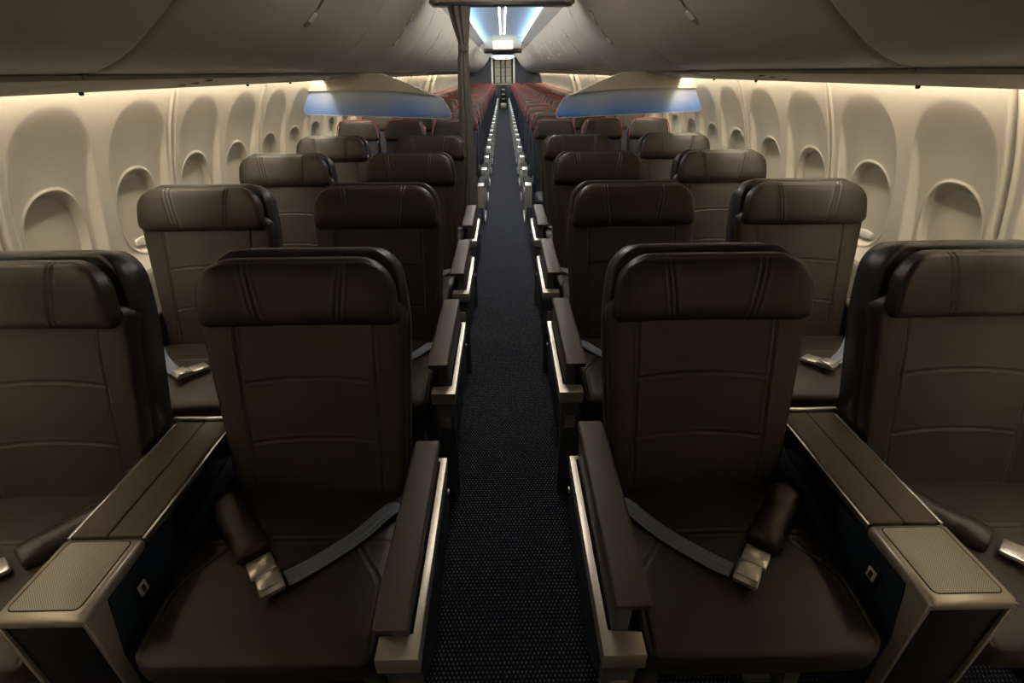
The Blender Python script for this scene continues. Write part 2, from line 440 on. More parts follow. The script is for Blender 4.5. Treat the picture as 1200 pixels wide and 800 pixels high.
# ------------------------------------------------------------------ overhead bins and service panels
PROF = [(1.20, 0.0), (1.13, 0.008), (1.07, 0.03), (1.01, 0.062), (0.96, 0.098), (0.91, 0.135), (0.865, 0.172), (0.82, 0.213), (0.78, 0.255), (0.74, 0.30), (0.705, 0.345), (0.67, 0.395), (0.635, 0.45), (0.60, 0.51), (0.575, 0.55)]
LB = 1.90
def bin_bm(half):
    b = B(); n = len(PROF); nor = []
    for i in range(n):
        a = PROF[max(i-1, 0)]; c = PROF[min(i+1, n-1)]; t = Vector((c[0]-a[0], c[1]-a[1])).normalized(); nor.append((t.y*1, -t.x))
    ys = [-half+0.004, -half+0.005, -half+0.010, -half+0.020, -half+0.04, 0, half-0.04, half-0.020, half-0.010, half-0.005, half-0.004]
    ins = [0.05, 0.012, 0.005, 0.001, 0, 0, 0, 0.001, 0.005, 0.012, 0.05]
    V = [[b.verts.new((p[0]-nr[0]*d*-1, y, EYE+p[1]-nr[1]*d*-1)) for p, nr in zip(PROF, nor)] for y, d in zip(ys, ins)]
    for j in range(len(ys)-1):
        for i in range(n-1): b.faces.new((V[j][i], V[j][i+1], V[j+1][i+1], V[j+1][i]))
    return b
# outward direction check: bin face bulges towards the aisle
bin0 = empty('overhead_bin')
# casing
b = B()
cas = [(1.22, EYE+0.004), (1.16, EYE+0.028), (1.09, EYE+0.05), (0.98, EYE+0.12), (0.885, EYE+0.20), (0.80, EYE+0.285), (0.70, EYE+0.41), (0.61, EYE+0.545), (0.60, EYE+0.575), (1.0, EYE+0.66), (1.28, EYE+0.50), (1.44, EYE+0.15), (1.44, EYE+0.02)]
prism(b, cas, 'y', -LB/2+0.001, LB/2-0.001); link('casing', b, BINEDGE, bin0)
link('bin_door', bin_bm(LB/2), BINM, bin0, smooth=60)
def bin_pt(k, off=0.0):
    i = int(k); f = k-i; a = PROF[i]; c = PROF[min(i+1, len(PROF)-1)]
    t = Vector((c[0]-a[0], c[1]-a[1])).normalized()
    return Vector((a[0]+(c[0]-a[0])*f-0*t.y, 0, EYE+a[1]+(c[1]-a[1])*f)), Vector((t.x, 0, t.y)), Vector((-t.y*-1*-1, 0, t.x))
def latch(kk):
    h = empty('tmp'); 
    b = B()
    # recessed finger slot between two bright catches, following the bin face
    for k0, k1, w_, out in ((kk[0], kk[1], 0.022, 0.009),):
        A, t, nn = bin_pt(k0); D, _, _ = bin_pt(k1); nn = -nn if nn.x > 0 else nn
        for q in range(1):
            vs = []
            for P_, s_ in ((A, -1), (D, -1), (D, 1), (A, 1)):
                vs.append((P_+Vector((0, s_*w_, 0))))
            lo = [b.verts.new(v-nn*0.002) for v in vs]; hi = [b.verts.new(v+nn*out) for v in vs]
            b.faces.new(lo[::-1]); b.faces.new(hi)
            for e in range(4): b.faces.new((lo[e], lo[(e+1) % 4], hi[(e+1) % 4], hi[e]))
    bmesh.ops.bevel(b, geom=b.edges[:], offset=0.004, segments=2, affect='EDGES')
    bpy.data.objects.remove(h)
    return b
for kk in ((6.6, 7.4), (10.1, 10.9)): link('latch', latch(kk), CATCH, bin0)
for k0, k1 in ((6.1, 7.7), (9.7, 11.2)):
    b = B(); A, t, nn = bin_pt(k0); D, _, _ = bin_pt(k1); nn = -nn if nn.x > 0 else nn
    mid = (A+D)/2; hl = (D-A)/2; pp = [mid+hl*math.cos(2*PI*k/20)+Vector((0, 0.034*math.sin(2*PI*k/20), 0)) for k in range(20)]
    lo = [b.verts.new(v-nn*0.004) for v in pp]; hi = [b.verts.new(v+nn*0.0035) for v in pp]
    b.faces.new(lo[::-1]); b.faces.new(hi)
    for e in range(20): b.faces.new((lo[e], lo[(e+1) % 20], hi[(e+1) % 20], hi[e]))
    link('latch_surround', b, BINEDGE, bin0)
b = B()
A, t, nn = bin_pt(7.6); D, _, _ = bin_pt(9.9); nn = -nn if nn.x > 0 else nn
vs = [A+Vector((0, -0.013, 0)), D+Vector((0, -0.013, 0)), D+Vector((0, 0.013, 0)), A+Vector((0, 0.013, 0))]
lo = [b.verts.new(v-nn*0.003) for v in vs]; hi = [b.verts.new(v+nn*0.002) for v in vs]
b.faces.new(lo[::-1]); b.faces.new(hi)
for e in range(4): b.faces.new((lo[e], lo[(e+1) % 4], hi[(e+1) % 4], hi[e]))
link('latch_slot', b, SHELL, bin0)
psu0 = empty('service_panel')
b = B(); prism(b, [(1.19, EYE-0.014), (1.472, EYE-0.054), (1.485, EYE-0.050), (1.485, EYE-0.022), (1.44, EYE+0.019), (1.225, EYE+0.0035), (1.19, EYE-0.001)], 'y', -LB/2+0.003, LB/2-0.003, 0.002)
link('panel', b, BINEDGE, psu0)
for yy in (-0.63, 0.63):
    b = B(); tube(b, [(1.455, yy, EYE-0.048), (1.455, yy, EYE-0.060), (1.455, yy, EYE-0.063)], [0.008, 0.008, 0.005], 10); link('stud', b, BLACK, psu0)
for xx in (1.26, 1.32, 1.38):
    zb = EYE-0.014-(xx-1.19)*0.142; b = B(); tube(b, [(xx, 0.15, zb+0.010), (xx, 0.15, zb-0.003)], [0.018, 0.014], 12); link('air_nozzle', b, GREYP, psu0)
ORD = ['nearest', 'second', 'third', 'fourth', 'fifth', 'sixth', 'seventh', 'eighth', 'ninth', 'tenth', 'eleventh', 'twelfth', 'thirteenth', 'fourteenth', 'fifteenth', 'sixteenth', 'seventeenth', 'eighteenth', 'nineteenth', 'twentieth', 'twenty-first', 'twenty-second', 'twenty-third', 'twenty-fourth']
first = True
for s in (1, -1):
    sd = 'right' if s > 0 else 'left'
    for i in range(14):
        yc = -0.30-LB*0.5+LB*i
        if yc+LB/2 > 24.5: break
        o = bin0 if first else copy_tree(bin0)
        p = psu0 if first else copy_tree(psu0)
        first = False
        for q in (o, p): q.location = (0, yc, 0); q.rotation_euler.z = 0 if s > 0 else PI
        g = 'overhead bins along the %s side' % sd
        if i == 0: lb = 'curved overhead bin over the %s side, behind the viewpoint at the very front' % sd
        else: lb = 'curved beige overhead bin, %s from the front on the %s side' % (ORD[i-1], sd)
        tag(o, lb, 'overhead bin', g)
        tag(p, 'grey service panel under the %s overhead bin on the %s side' % ('frontmost unseen' if i == 0 else ORD[i-1], sd), 'service panel', 'service panels under the %s bins' % sd)
    # wash lights
    k = 0; y = Y0
    while y < 24.0:
        b = B(); pts = [(1.495, 1.592), (1.520, 1.588), (1.520, 1.598), (1.495, 1.602)]
        if s < 0: pts = [(-x, z) for x, z in pts][::-1]
        prism(b, pts, 'y', y+0.01, y+PAN-0.01)
        o = link('wash_light', b, WASHM, smooth=0)
        tag(o, 'warm white wash light glowing down the sidewall above the %s windows' % sd, 'wash light', 'wash lights over the %s windows' % sd)
        y += PAN
    b = B(); pts = [(1.43, 1.60), (1.60, 1.60), (1.60, 1.63), (1.43, 1.63)]
    if s < 0: pts = [(-x, z) for x, z in pts][::-1]
    prism(b, pts, 'y', FL0, 24.6); structure(link('trim_%d' % (24 if s > 0 else 25), b, WHITEP, smooth=0))

# ------------------------------------------------------------------ class dividers under the bins
def divider(s):
    r = empty('class_divider', (s*1.05, 4.62, 1.30))
    def loc(pts): return [((x-1.05)*s, z-1.30) for x, z in pts]
    y0, y1 = -0.012, 0.012
    low = [(0.555, 1.392), (0.62, 1.405), (0.75, 1.421), (0.95, 1.435), (1.2, 1.441), (1.45, 1.440), (1.652, 1.432)]
    up_ = [(1.645, 1.50), (1.60, 1.535), (1.20, 1.566), (1.00, 1.566), (0.86, 1.515), (0.70, 1.452)]
    b = B(); P_ = loc(low+up_); prism(b, P_ if s > 0 else P_[::-1], 'y', y0-0.008, y1+0.008, 0.005); link('header_panel', b, BEIGE, r)
    scr = [(x, z+0.012) for x, z in low]
    scr = [(0.555, 1.400)]+scr[1:]+[(1.675, 1.38), (1.687, 1.31)]+arc(1.655, 1.295, 0.03, 0, -90, 5)+[(1.1, 1.247), (0.50, 1.226)]+arc(0.478, 1.250, 0.026, -90, -200, 6)+[(0.485, 1.32), (0.52, 1.37)]
    b = B(); P_ = loc(scr); prism(b, P_ if s > 0 else P_[::-1], 'y', -0.004, 0.004, 0.002); q = link('screen', b, FROST, r)
    q.data.transform(Matrix.Translation((s*1.05, 0, 1.30))); q.location = (-s*1.05, 0, -1.30)
    b = B(); ed = loc([(0.555-0.012, 1.39)]+[(0.52-0.01, 1.37), (0.485-0.01, 1.32)]+arc(0.478, 1.250, 0.031, -200, -90, 6)+[(1.1, 1.243)]+[(1.655, 1.262)]+arc(1.655, 1.295, 0.033, -90, 0, 5)+[(1.690, 1.38), (1.665, 1.44)])
    tube(b, [(x, 0, z) for x, z in ed], 0.0035, 6); link('edge_strip', b, WHITEP, r)
    sd = 'right' if s > 0 else 'left'
    tag(r, 'frosted blue class divider with beige header hanging under the %s bins' % sd, 'divider')
divider(1); divider(-1)

# ------------------------------------------------------------------ gathered curtain on the left of the aisle
cu = empty('curtain', (-0.315, 4.49, 0))
b = B(); rings = []
lev = [(0.33, 0.056, -0.005), (0.45, 0.060, -0.003), (0.8, 0.055, 0), (1.2, 0.048, 0.0), (1.5, 0.041, 0.0), (1.66, 0.038, 0.002), (1.725, 0.030, 0.008), (1.75, 0.031, 0.01), (1.80, 0.040, 0.008), (1.90, 0.058, -0.002), (2.00, 0.074, -0.008)]
NA = 72
import bisect
zs = [0.33+(2.005-0.33)*i/90 for i in range(91)]
for z in zs:
    for k in range(len(lev)-1):
        if lev[k][0] <= z <= lev[k+1][0]+1e-6: break
    t = (z-lev[k][0])/(lev[k+1][0]-lev[k][0]); t = max(0, min(1, t))
    R_ = lev[k][1]*(1-t)+lev[k+1][1]*t; dx = lev[k][2]*(1-t)+lev[k+1][2]*t
    ring = []
    for a in range(NA):
        th = 2*PI*a/NA
        rr = R_*(1+0.20*math.sin(8*th+0.5*math.sin(z*2.0))+0.07*math.sin(13*th+1.3))
        ring.append(b.verts.new((dx+rr*math.cos(th), 0.8*rr*math.sin(th), z)))
    rings.append(ring)
for j in range(len(rings)-1):
    for a in range(NA): b.faces.new((rings[j][a], rings[j][(a+1) % NA], rings[j+1][(a+1) % NA], rings[j+1][a]))
b.faces.new(rings[0][::-1]); b.faces.new(rings[-1])
link('cloth', b, CURT, cu, smooth=80)
b = B(); tube(b, [(0.006, 0, 1.715), (0.008, 0, 1.755)], 0.042, 20, cap=True); link('tie_band', b, CURT, cu)
tag(cu, 'gathered grey curtain tied back beside the left of the aisle', 'curtain')
cr = empty('curtain_rail', (0, 4.49, 2.012))
b = B(); box(b, -0.52, 0.52, -0.012, 0.012, 0.0, 0.022, 0.003); link('rail', b, GREYP, cr)
for x in (-0.5, 0.5):
    b = B(); box(b, x-0.02, x+0.02, -0.015, 0.062, 0.016, 0.045, 0.003); link('bracket', b, METAL, cr)
tag(cr, 'dark curtain rail across the aisle under the first ceiling header', 'curtain rail')

# ------------------------------------------------------------------ front cabin seat
# local origin: on the floor at the cushion centre line, y = 0 at the front of the arm trim
AB = math.atan(0.18/0.64); TB = Vector((0, math.sin(AB), math.cos(AB))); NB = Vector((0, -math.cos(AB), math.sin(AB)))
BASE = Vector((0, 0.52, 0.48))-TB*0.10          # point on the front face of the back, low down
def on_back(x, d, z, curve=0.0, base=BASE, hw_=0.28):
    c = curve*(abs(x)/hw_)**2.6
    p = base+TB*z+NB*(d+c); return (x, p.y, p.z)
def seam_back(x, z):
    xv = 0.186+0.006*(z/0.6)
    g = groove(abs(abs(x)-xv))
    if abs(x) < xv+0.001:
        for zz in (0.430, 0.248):
            g += groove(abs(z-(zz+0.014*(1-(x/0.19)**2))))
    else:
        g -= 0.002
    return g
def seam_head(x, z):
    xs = 0.125-0.028*(1-z/0.185)
    g = groove(abs(abs(x)-xs), 0.004, 0.0028)+groove(abs(abs(x)-xs-0.014), 0.003, 0.0022)
    g += groove(abs(z-0.176+0.4*max(0, abs(x)-0.19)), 0.002, 0.002)
    return g
def seam_cush(x, z):
    g = groove(abs(z-(0.305-0.02*(x/0.26)**2)), 0.004, 0.003) if True else 0
    # curved side seams running forward from the cross seam
    xs = 0.165+0.085*sm((0.30-z)/0.16)
    if z < 0.30: g += groove(abs(abs(x)-xs)*0.8, 0.004, 0.003)
    return g

def belt_strip(pts, wdt, th=0.003, twist=None):
    """flat webbing following pts; width direction is horizontal, perpendicular to the run"""
    b = B(); pts = [Vector(p) for p in pts]; L_ = []
    for i, p in enumerate(pts):
        t = (pts[min(i+1, len(pts)-1)]-pts[max(i-1, 0)]).normalized()
        a = t.cross(Vector((0, 0, 1))).normalized()
        if twist: a = (Matrix.Rotation(twist[i], 3, t) @ a)
        n_ = a.cross(t).normalized()
        row = []
        for k, off in enumerate((-1, -0.62, -0.55, -0.1, 0, 0.1, 0.55, 0.62, 1)):
            h = th*(1.0 if abs(off) in (1, 0.1, 0.55) else 0.45)
            row.append(b.verts.new(p+a*off*wdt/2+n_*h))
        bot = [b.verts.new(p+a*wdt/2-n_*th*0.3), b.verts.new(p-a*wdt/2-n_*th*0.3)]
        L_.append(row+bot)
    for i in range(len(L_)-1):
        m_ = len(L_[i])
        for k in range(m_): b.faces.new((L_[i][k], L_[i][(k+1) % m_], L_[i+1][(k+1) % m_], L_[i+1][k]))
    b.faces.new(L_[0]); b.faces.new(L_[-1][::-1])
    return b
def spline(ps, n=8):
    out = []; ps = [Vector(p) for p in ps]
    for i in range(len(ps)-1):
        p0 = ps[max(i-1, 0)]; p1 = ps[i]; p2 = ps[i+1]; p3 = ps[min(i+2, len(ps)-1)]
        for k in range(n):
            t = k/n; out.append(0.5*((2*p1)+(-p0+p2)*t+(2*p0-5*p1+4*p2-p3)*t*t+(-p0+3*p1-3*p2+p3)*t**3))
    out.append(ps[-1]); return out

def make_seat():
    r = empty('first_class_seat')
    link('backrest', pillow(0.49, 0.565, 0.665, 0.045, 0.05, 7, 9, 0.05, 0.05, seam_back, 150, 170,
         lambda x, d, z: on_back(x, d-0.045, z, 0.022)), LEATHER, r, smooth=180)
    link('headrest', pillow(0.540, 0.525, 0.185, 0.052, 0.03, 5, 3.2, 0.085, 0.03, seam_head, 150, 70,
         lambda x, d, z: on_back(x, d-0.008, z+0.598, 0.030), (0.03, 0.014)), LEATHER, r, smooth=180)
    # outer shell: rim shows above and beside the headrest
    link('back_shell', pillow(0.48, 0.588, 0.945, 0.055, 0.065, 14, 16, 0.085, 0.06,
         lambda x, z: groove(abs(z-0.915+1.3*max(0, abs(x)-0.21)), 0.004, 0.003), 60, 80,
         lambda x, d, z: on_back(x*(0.985 if d < 0 else 1.0), d-0.10, z-0.14, 0.030), (0.70, 0.040)), SHELL, r, smooth=180)
    b = B(); box(b, -0.24, 0.24, 0.66, 0.70, 0.32, 0.62, 0.015); link('back_pocket', b, SHELL, r)
    link('seat_cushion', pillow(0.545, 0.53, 0.535, 0.055, 0.10, 6, 3.6, 0.03, 0.05, seam_cush, 130, 130,
         lambda x, d, z: (x, 0.030+z, 0.420+d+0.006*(abs(x)/0.26)**4+0.012*math.sin(PI*min(1, z/0.5)))), LEATHER, r, smooth=180)
    # base: pan, front shroud, beam and legs
    b = B(); box(b, -0.255, 0.255, 0.09, 0.60, 0.27, 0.345, 0.01); link('seat_pan', b, NAVY, r)
    for x in (-0.19, 0.19):
        b = B(); prism(b, [(0.16, 0.27), (0.20, 0.27), (0.17, 0.02), (0.12, 0.0), (0.08, 0.0), (0.12, 0.03)], 'x', x-0.02, x+0.02, 0.003); link('leg', b, GREYP, r)
        b = B(); prism(b, [(0.50, 0.27), (0.55, 0.27), (0.62, 0.03), (0.65, 0.0), (0.56, 0.0), (0.58, 0.03)], 'x', x-0.02, x+0.02, 0.003); link('leg', b, GREYP, r)
    b = B(); tube(b, [(-0.27, 0.60, 0.22), (0.27, 0.60, 0.22)], 0.012, 10); link('luggage_bar', b, METAL, r)
    b = B(); box(b, -0.03, 0.03, 0.03, 0.045, 0.345, 0.362, 0.002); link('cushion_tab', b, GREYP, r)
    return r

def add_belt(r, v):
    """v: +1 lap sleeve on the +x side (console to the right), -1 the reverse"""
    zt = 0.487
    S = spline([(v*0.262, 0.475, zt-0.02), (v*0.225, 0.43, zt+0.022), (v*0.15, 0.345, zt+0.018), (v*0.085, 0.270, zt+0.018)], 7)
    n_ = len(S); b = B()
    tube(b, S, [0.034*(0.75+0.25*min(1, min(i, n_-1-i)/2.0))*(1+0.05*math.sin(i*1.9)+0.04*math.sin(i*3.1+1)) for i in range(n_)], 16, sx=1.25)
    link('belt_sleeve', b, LEATHER, r, smooth=180)
    W_ = spline([(-v*0.262, 0.45, zt-0.03), (-v*0.235, 0.42, zt+0.012), (-v*0.16, 0.33, zt+0.006), (-v*0.07, 0.245, zt+0.008), (-v*0.02, 0.205, zt+0.012)], 7)
    link('belt_webbing', belt_strip(W_, 0.046), WEB, r, smooth=30)
    # buckle: flat tongue plate and lift lever housing
    bk = empty('bk'); 
    b = B(); box(b, -0.030, 0.030, -0.028, 0.032, -0.004, 0.010, 0.005)
    link_t = link('belt_tongue', b, BUCKLE, r); link_t.location = (v*0.050, 0.232, zt+0.018); link_t.rotation_euler = (math.radians(-6), 0, math.radians(-v*38))
    b = B(); prism(b, [(-0.034, -0.006), (0.034, -0.006), (0.034, 0.008), (0.010, 0.016), (-0.022, 0.018), (-0.036, 0.006)], 'x', -0.028, 0.028, 0.004)
    o = link('buckle', b, BUCKLE, r); o.location = (v*0.012, 0.190, zt+0.020); o.rotation_euler = (math.radians(-3), 0, math.radians(-v*35))
    b = B(); box(b, -0.024, 0.024, -0.030, 0.016, 0.0, 0.004, 0.0015); lv = link('release_lever', b, BUCKLE, o); lv.location = (0, 0, 0.016)
    bpy.data.objects.remove(bk)

def add_arm(r, s, dz=0.0):
    """aisle arm on side s; trim tray, leather pad and its carrier"""
    xi = s*0.275          # seat side
    def X(a, c): a, c = s*a, s*c; return min(a, c), max(a, c)
    a = empty('armrest_tmp'); bpy.data.objects.remove(a)
    # side panel under the trim
    b = B(); x0, x1 = X(0.285, 0.365)
    prism(b, [(0.03, 0.475), (0.60, 0.475), (0.62, 0.30), (0.52, 0.24), (0.16, 0.24), (0.06, 0.33)], 'x', x0+0.004, x1-0.004, 0.008); link('arm_panel', b, NAVY, r)
    t = B()
    pl_ = [(0.280, 0.0), (0.370, 0.0), (0.370, 0.60), (0.335, 0.60), (0.335, 0.585), (0.355, 0.585), (0.355, 0.050), (0.280, 0.050)]
    prism(t, [(s*px, py) for px, py in pl_][::s], 'z', 0.470, 0.520, 0.003)
    link('arm_trim', t, METAL, r)
    b = B(); x0, x1 = X(0.292, 0.360); box(b, x0, x1, 0.012, 0.05, 0.0, 0.472, 0.006); link('front_post', b, GREYP, r)
    b = B(); x0, x1 = X(0.305, 0.345); box(b, x0, x1, 0.002, 0.012, 0.350, 0.405, 0.003); link('post_bracket', b, METAL, r)
    x0, x1 = X(0.308, 0.345)
    b = B(); prism(b, [(0.055, 0.475), (0.59, 0.475), (0.60, 0.607+dz), (0.045, 0.602+dz)], 'x', x0, x1, 0.005)
    cr_ = link('arm_carrier', b, GREYP, r)
    x0, x1 = X(0.268, 0.346)
    b = B(); prism(b, [(0.045, 0.600+dz), (0.63, 0.600+dz), (0.64, 0.622+dz), (0.60, 0.630+dz), (0.11, 0.627+dz), (0.042, 0.619+dz)], 'x', x0, x1, 0.009, 3)
    link('arm_pad', b, ARMLEA, cr_, smooth=50)
    b = B(); x0, x1 = X(0.366, 0.372); box(b, x0, x1, 0.56, 0.575, 0.40, 0.415, 0.002); link('recline_button', b, METAL, r)

def add_outer_arm(r, s):
    def X(a, c): a, c = s*a, s*c; return min(a, c), max(a, c)
    x0, x1 = X(0.272, 0.335)
    b = B(); box(b, x0, x1, 0.02, 0.62, 0.30, 0.585, 0.012); p = link('outer_arm', b, NAVY, r)
    b = B(); box(b, x0-0.004, x1+0.004, 0.03, 0.62, 0.585, 0.612, 0.010, 3); link('outer_arm_pad', b, ARMLEA, p)

# ------------------------------------------------------------------ centre console between two front seats
def make_console(s):
    """s = +1 right pair of seats (aisle seat on -x side); local origin floor, centre of the console"""
    r = empty('centre_console'); hw = 0.093
    zt = 0.62
    # metal cocktail table head: rounded box ring with open front
    b = B(); box(b, -hw, hw, 0.035, 0.235, 0.585, zt, 0.014, 4); head = link('table_head', b, METAL, r, smooth=50)
    b = B()
    for sg in (-1, 1):
        xa, xb = sorted((sg*hw, sg*(hw-0.010))); prism(b, [(0.036, 0.61), (0.100, 0.61), (0.062, 0.45), (0.062, 0.14), (0.036, 0.14)], 'x', xa, xb, 0.003)
    link('front_frame', b, METAL, r, smooth=50)
    b = B(); prism(b, [(-hw+0.008, 0.586), (hw-0.008, 0.586), (hw-0.008, 0.14), (-hw+0.008, 0.14)][::-1], 'y', 0.044, 0.22, 0.003); link('front_panel', b, BLACK, r)
    pts = []
    x0, x1, y0, y1, rr = -hw+0.020, hw-0.020, 0.055, 0.222, 0.012
    for cx_, cy_, a0 in ((x1-rr, y1-rr, 0), (x0+rr, y1-rr, 90), (x0+rr, y0+rr, 180), (x1-rr, y0+rr, 270)): pts += arc(cx_, cy_, rr, a0, a0+90, 5)
    b = B(); prism(b, pts, 'z', zt-0.002, zt+0.0012, 0.0008); link('perforated_insert', b, PERF, head)
    ring = []; b = B(); pp = [(x, y, zt+0.0004) for x, y in pts]; tube(b, pp+[pp[0]], 0.0016, 6, cap=False); link('insert_rim', b, BLACK, head)
    # leather lids
    for k, (a, c) in enumerate(((-hw+0.010, -0.0012), (0.0012, hw-0.010))):
        b = B(); box(b, a, c, 0.240, 0.672, 0.585, zt-0.002, 0.004, 3); link('lid', b, CONLEA, r)
    # bright edge rails and rear bar
    for sg in (-1, 1):
        b = B(); xa, xb = sorted((sg*(hw-0.009), sg*hw)); box(b, xa, xb, 0.236, 0.680, 0.588, zt-0.004, 0.002); link('edge_rail', b, CHROME, r)
    b = B(); box(b, -hw-0.01, hw+0.01, 0.680, 0.694, 0.575, zt+0.004, 0.003); link('rear_bar', b, CHROME, r)
    # body: floor pan, spine and lower sill leave the stowage opening black
    b = B(); prism(b, [(0.10, 0.584), (0.10, 0.20), (0.68, 0.24), (0.68, 0.584)], 'x', -0.045, 0.045, 0.004); link('spine', b, BLACK, r)
    for sg in (-1, 1):
        xa, xb = sorted((sg*0.046, sg*(hw-0.004)))
        b = B(); prism(b, [(0.102, 0.584), (0.335, 0.584), (0.300, 0.47), (0.20, 0.40), (0.064, 0.38), (0.064, 0.45)], 'x', xa, xb, 0.004); sp = link('side_panel', b, NAVY, r)
        b = B(); box(b, -0.0025, 0.0025, -0.022, 0.022, -0.028, 0.028, 0.002); pl = link('socket_plate', b, BLACK, sp); pl.location = (sg*(hw-0.002), 0.170, 0.520)
        b = B(); box(b, -0.002, 0.002, -0.012, 0.012, 0.001, 0.016, 0.001); sk = link('usb_socket', b, CHROME, pl) if 0 else None
        b = B(); xa, xb = sorted((sg*(hw-0.001), sg*(hw+0.003))); box(b, xa, xb, 0.158, 0.184, 0.508, 0.540, 0.002); sk = link('socket', b, CATCH, sp); b = B(); xa, xb = sorted((sg*(hw+0.002), sg*(hw+0.0036))); box(b, xa, xb, 0.166, 0.176, 0.513, 0.534, 0.0005); link('socket_slot', b, BLACK, sk)
        b = B(); xa, xb = sorted((sg*0.046, sg*(hw-0.002))); prism(b, [(0.066, 0.40), (0.66, 0.47), (0.66, 0.485), (0.066, 0.415)], 'x', xa, xb, 0.003); link('sill', b, NAVYT, r)
        b = B(); xa, xb = sorted((sg*0.046, sg*(hw-0.006))); prism(b, [(0.066, 0.40), (0.66, 0.47), (0.66, 0.22), (0.066, 0.14)], 'x', xa, xb, 0.003); link('lower_panel', b, NAVY, r)
    b = B(); box(b, -0.05, 0.05, 0.20, 0.60, 0.0, 0.23, 0.01); link('foot', b, NAVY, r)
    return r
NAVYT = mat('navy_sill', (0.035, 0.05, 0.085), 0.4)

XA, XW, XC = 0.560, 1.318, 0.948
PITCH_F = 0.945; YF = 0.570
base = make_seat()
def seat_variant(s, where, down=False):
    """s side of the cabin"""
    r = copy_tree(base)
    if where == 'aisle':
        add_belt(r, s); add_arm(r, -s, -0.068 if down else 0.0)
    else:
        add_belt(r, -s); add_outer_arm(r, s)
    return r
vars_ = {}
con0 = make_console(1); used_con = False
ROWN = ['nearest', 'second', 'third', 'fourth']
for s in (-1, 1):
    sd = 'left' if s < 0 else 'right'
    for rI in range(4):
        for where, xx in (('aisle', XA), ('window', XW)):
            down = (s < 0 and rI == 0 and where == 'aisle')
            key = (s, where, down)
            if key not in vars_: vars_[key] = o = seat_variant(s, where, down)
            else: o = copy_tree(vars_[key])
            dx = 0.010*rI
            o.location = (s*(xx+dx*0.5), YF+PITCH_F*rI, 0)
            o.name = 'first_class_seat'
            extra = ', its pad lowered' if down else ''
            if where == 'aisle': lb = 'brown leather first class aisle seat left of aisle in nearest row, armrest lowered' if down else 'wide brown leather first class aisle seat, %s of the aisle, %s row' % (sd, ROWN[rI])
            else: lb = 'wide brown leather first class seat by the %s windows, %s row' % (sd, ROWN[rI])
            tag(o, lb, 'seat', 'brown leather first class seats')
        c = con0 if not used_con else copy_tree(con0)
        used_con = True
        c.location = (s*(XC+0.005*rI), YF+PITCH_F*rI, 0)
        tag(c, 'centre console with leather lids and metal table between the %s seats of the %s row' % (sd, ROWN[rI]), 'console', 'consoles between paired front seats')
for ch in list(base.children_recursive): bpy.data.objects.remove(ch)
bpy.data.objects.remove(base)

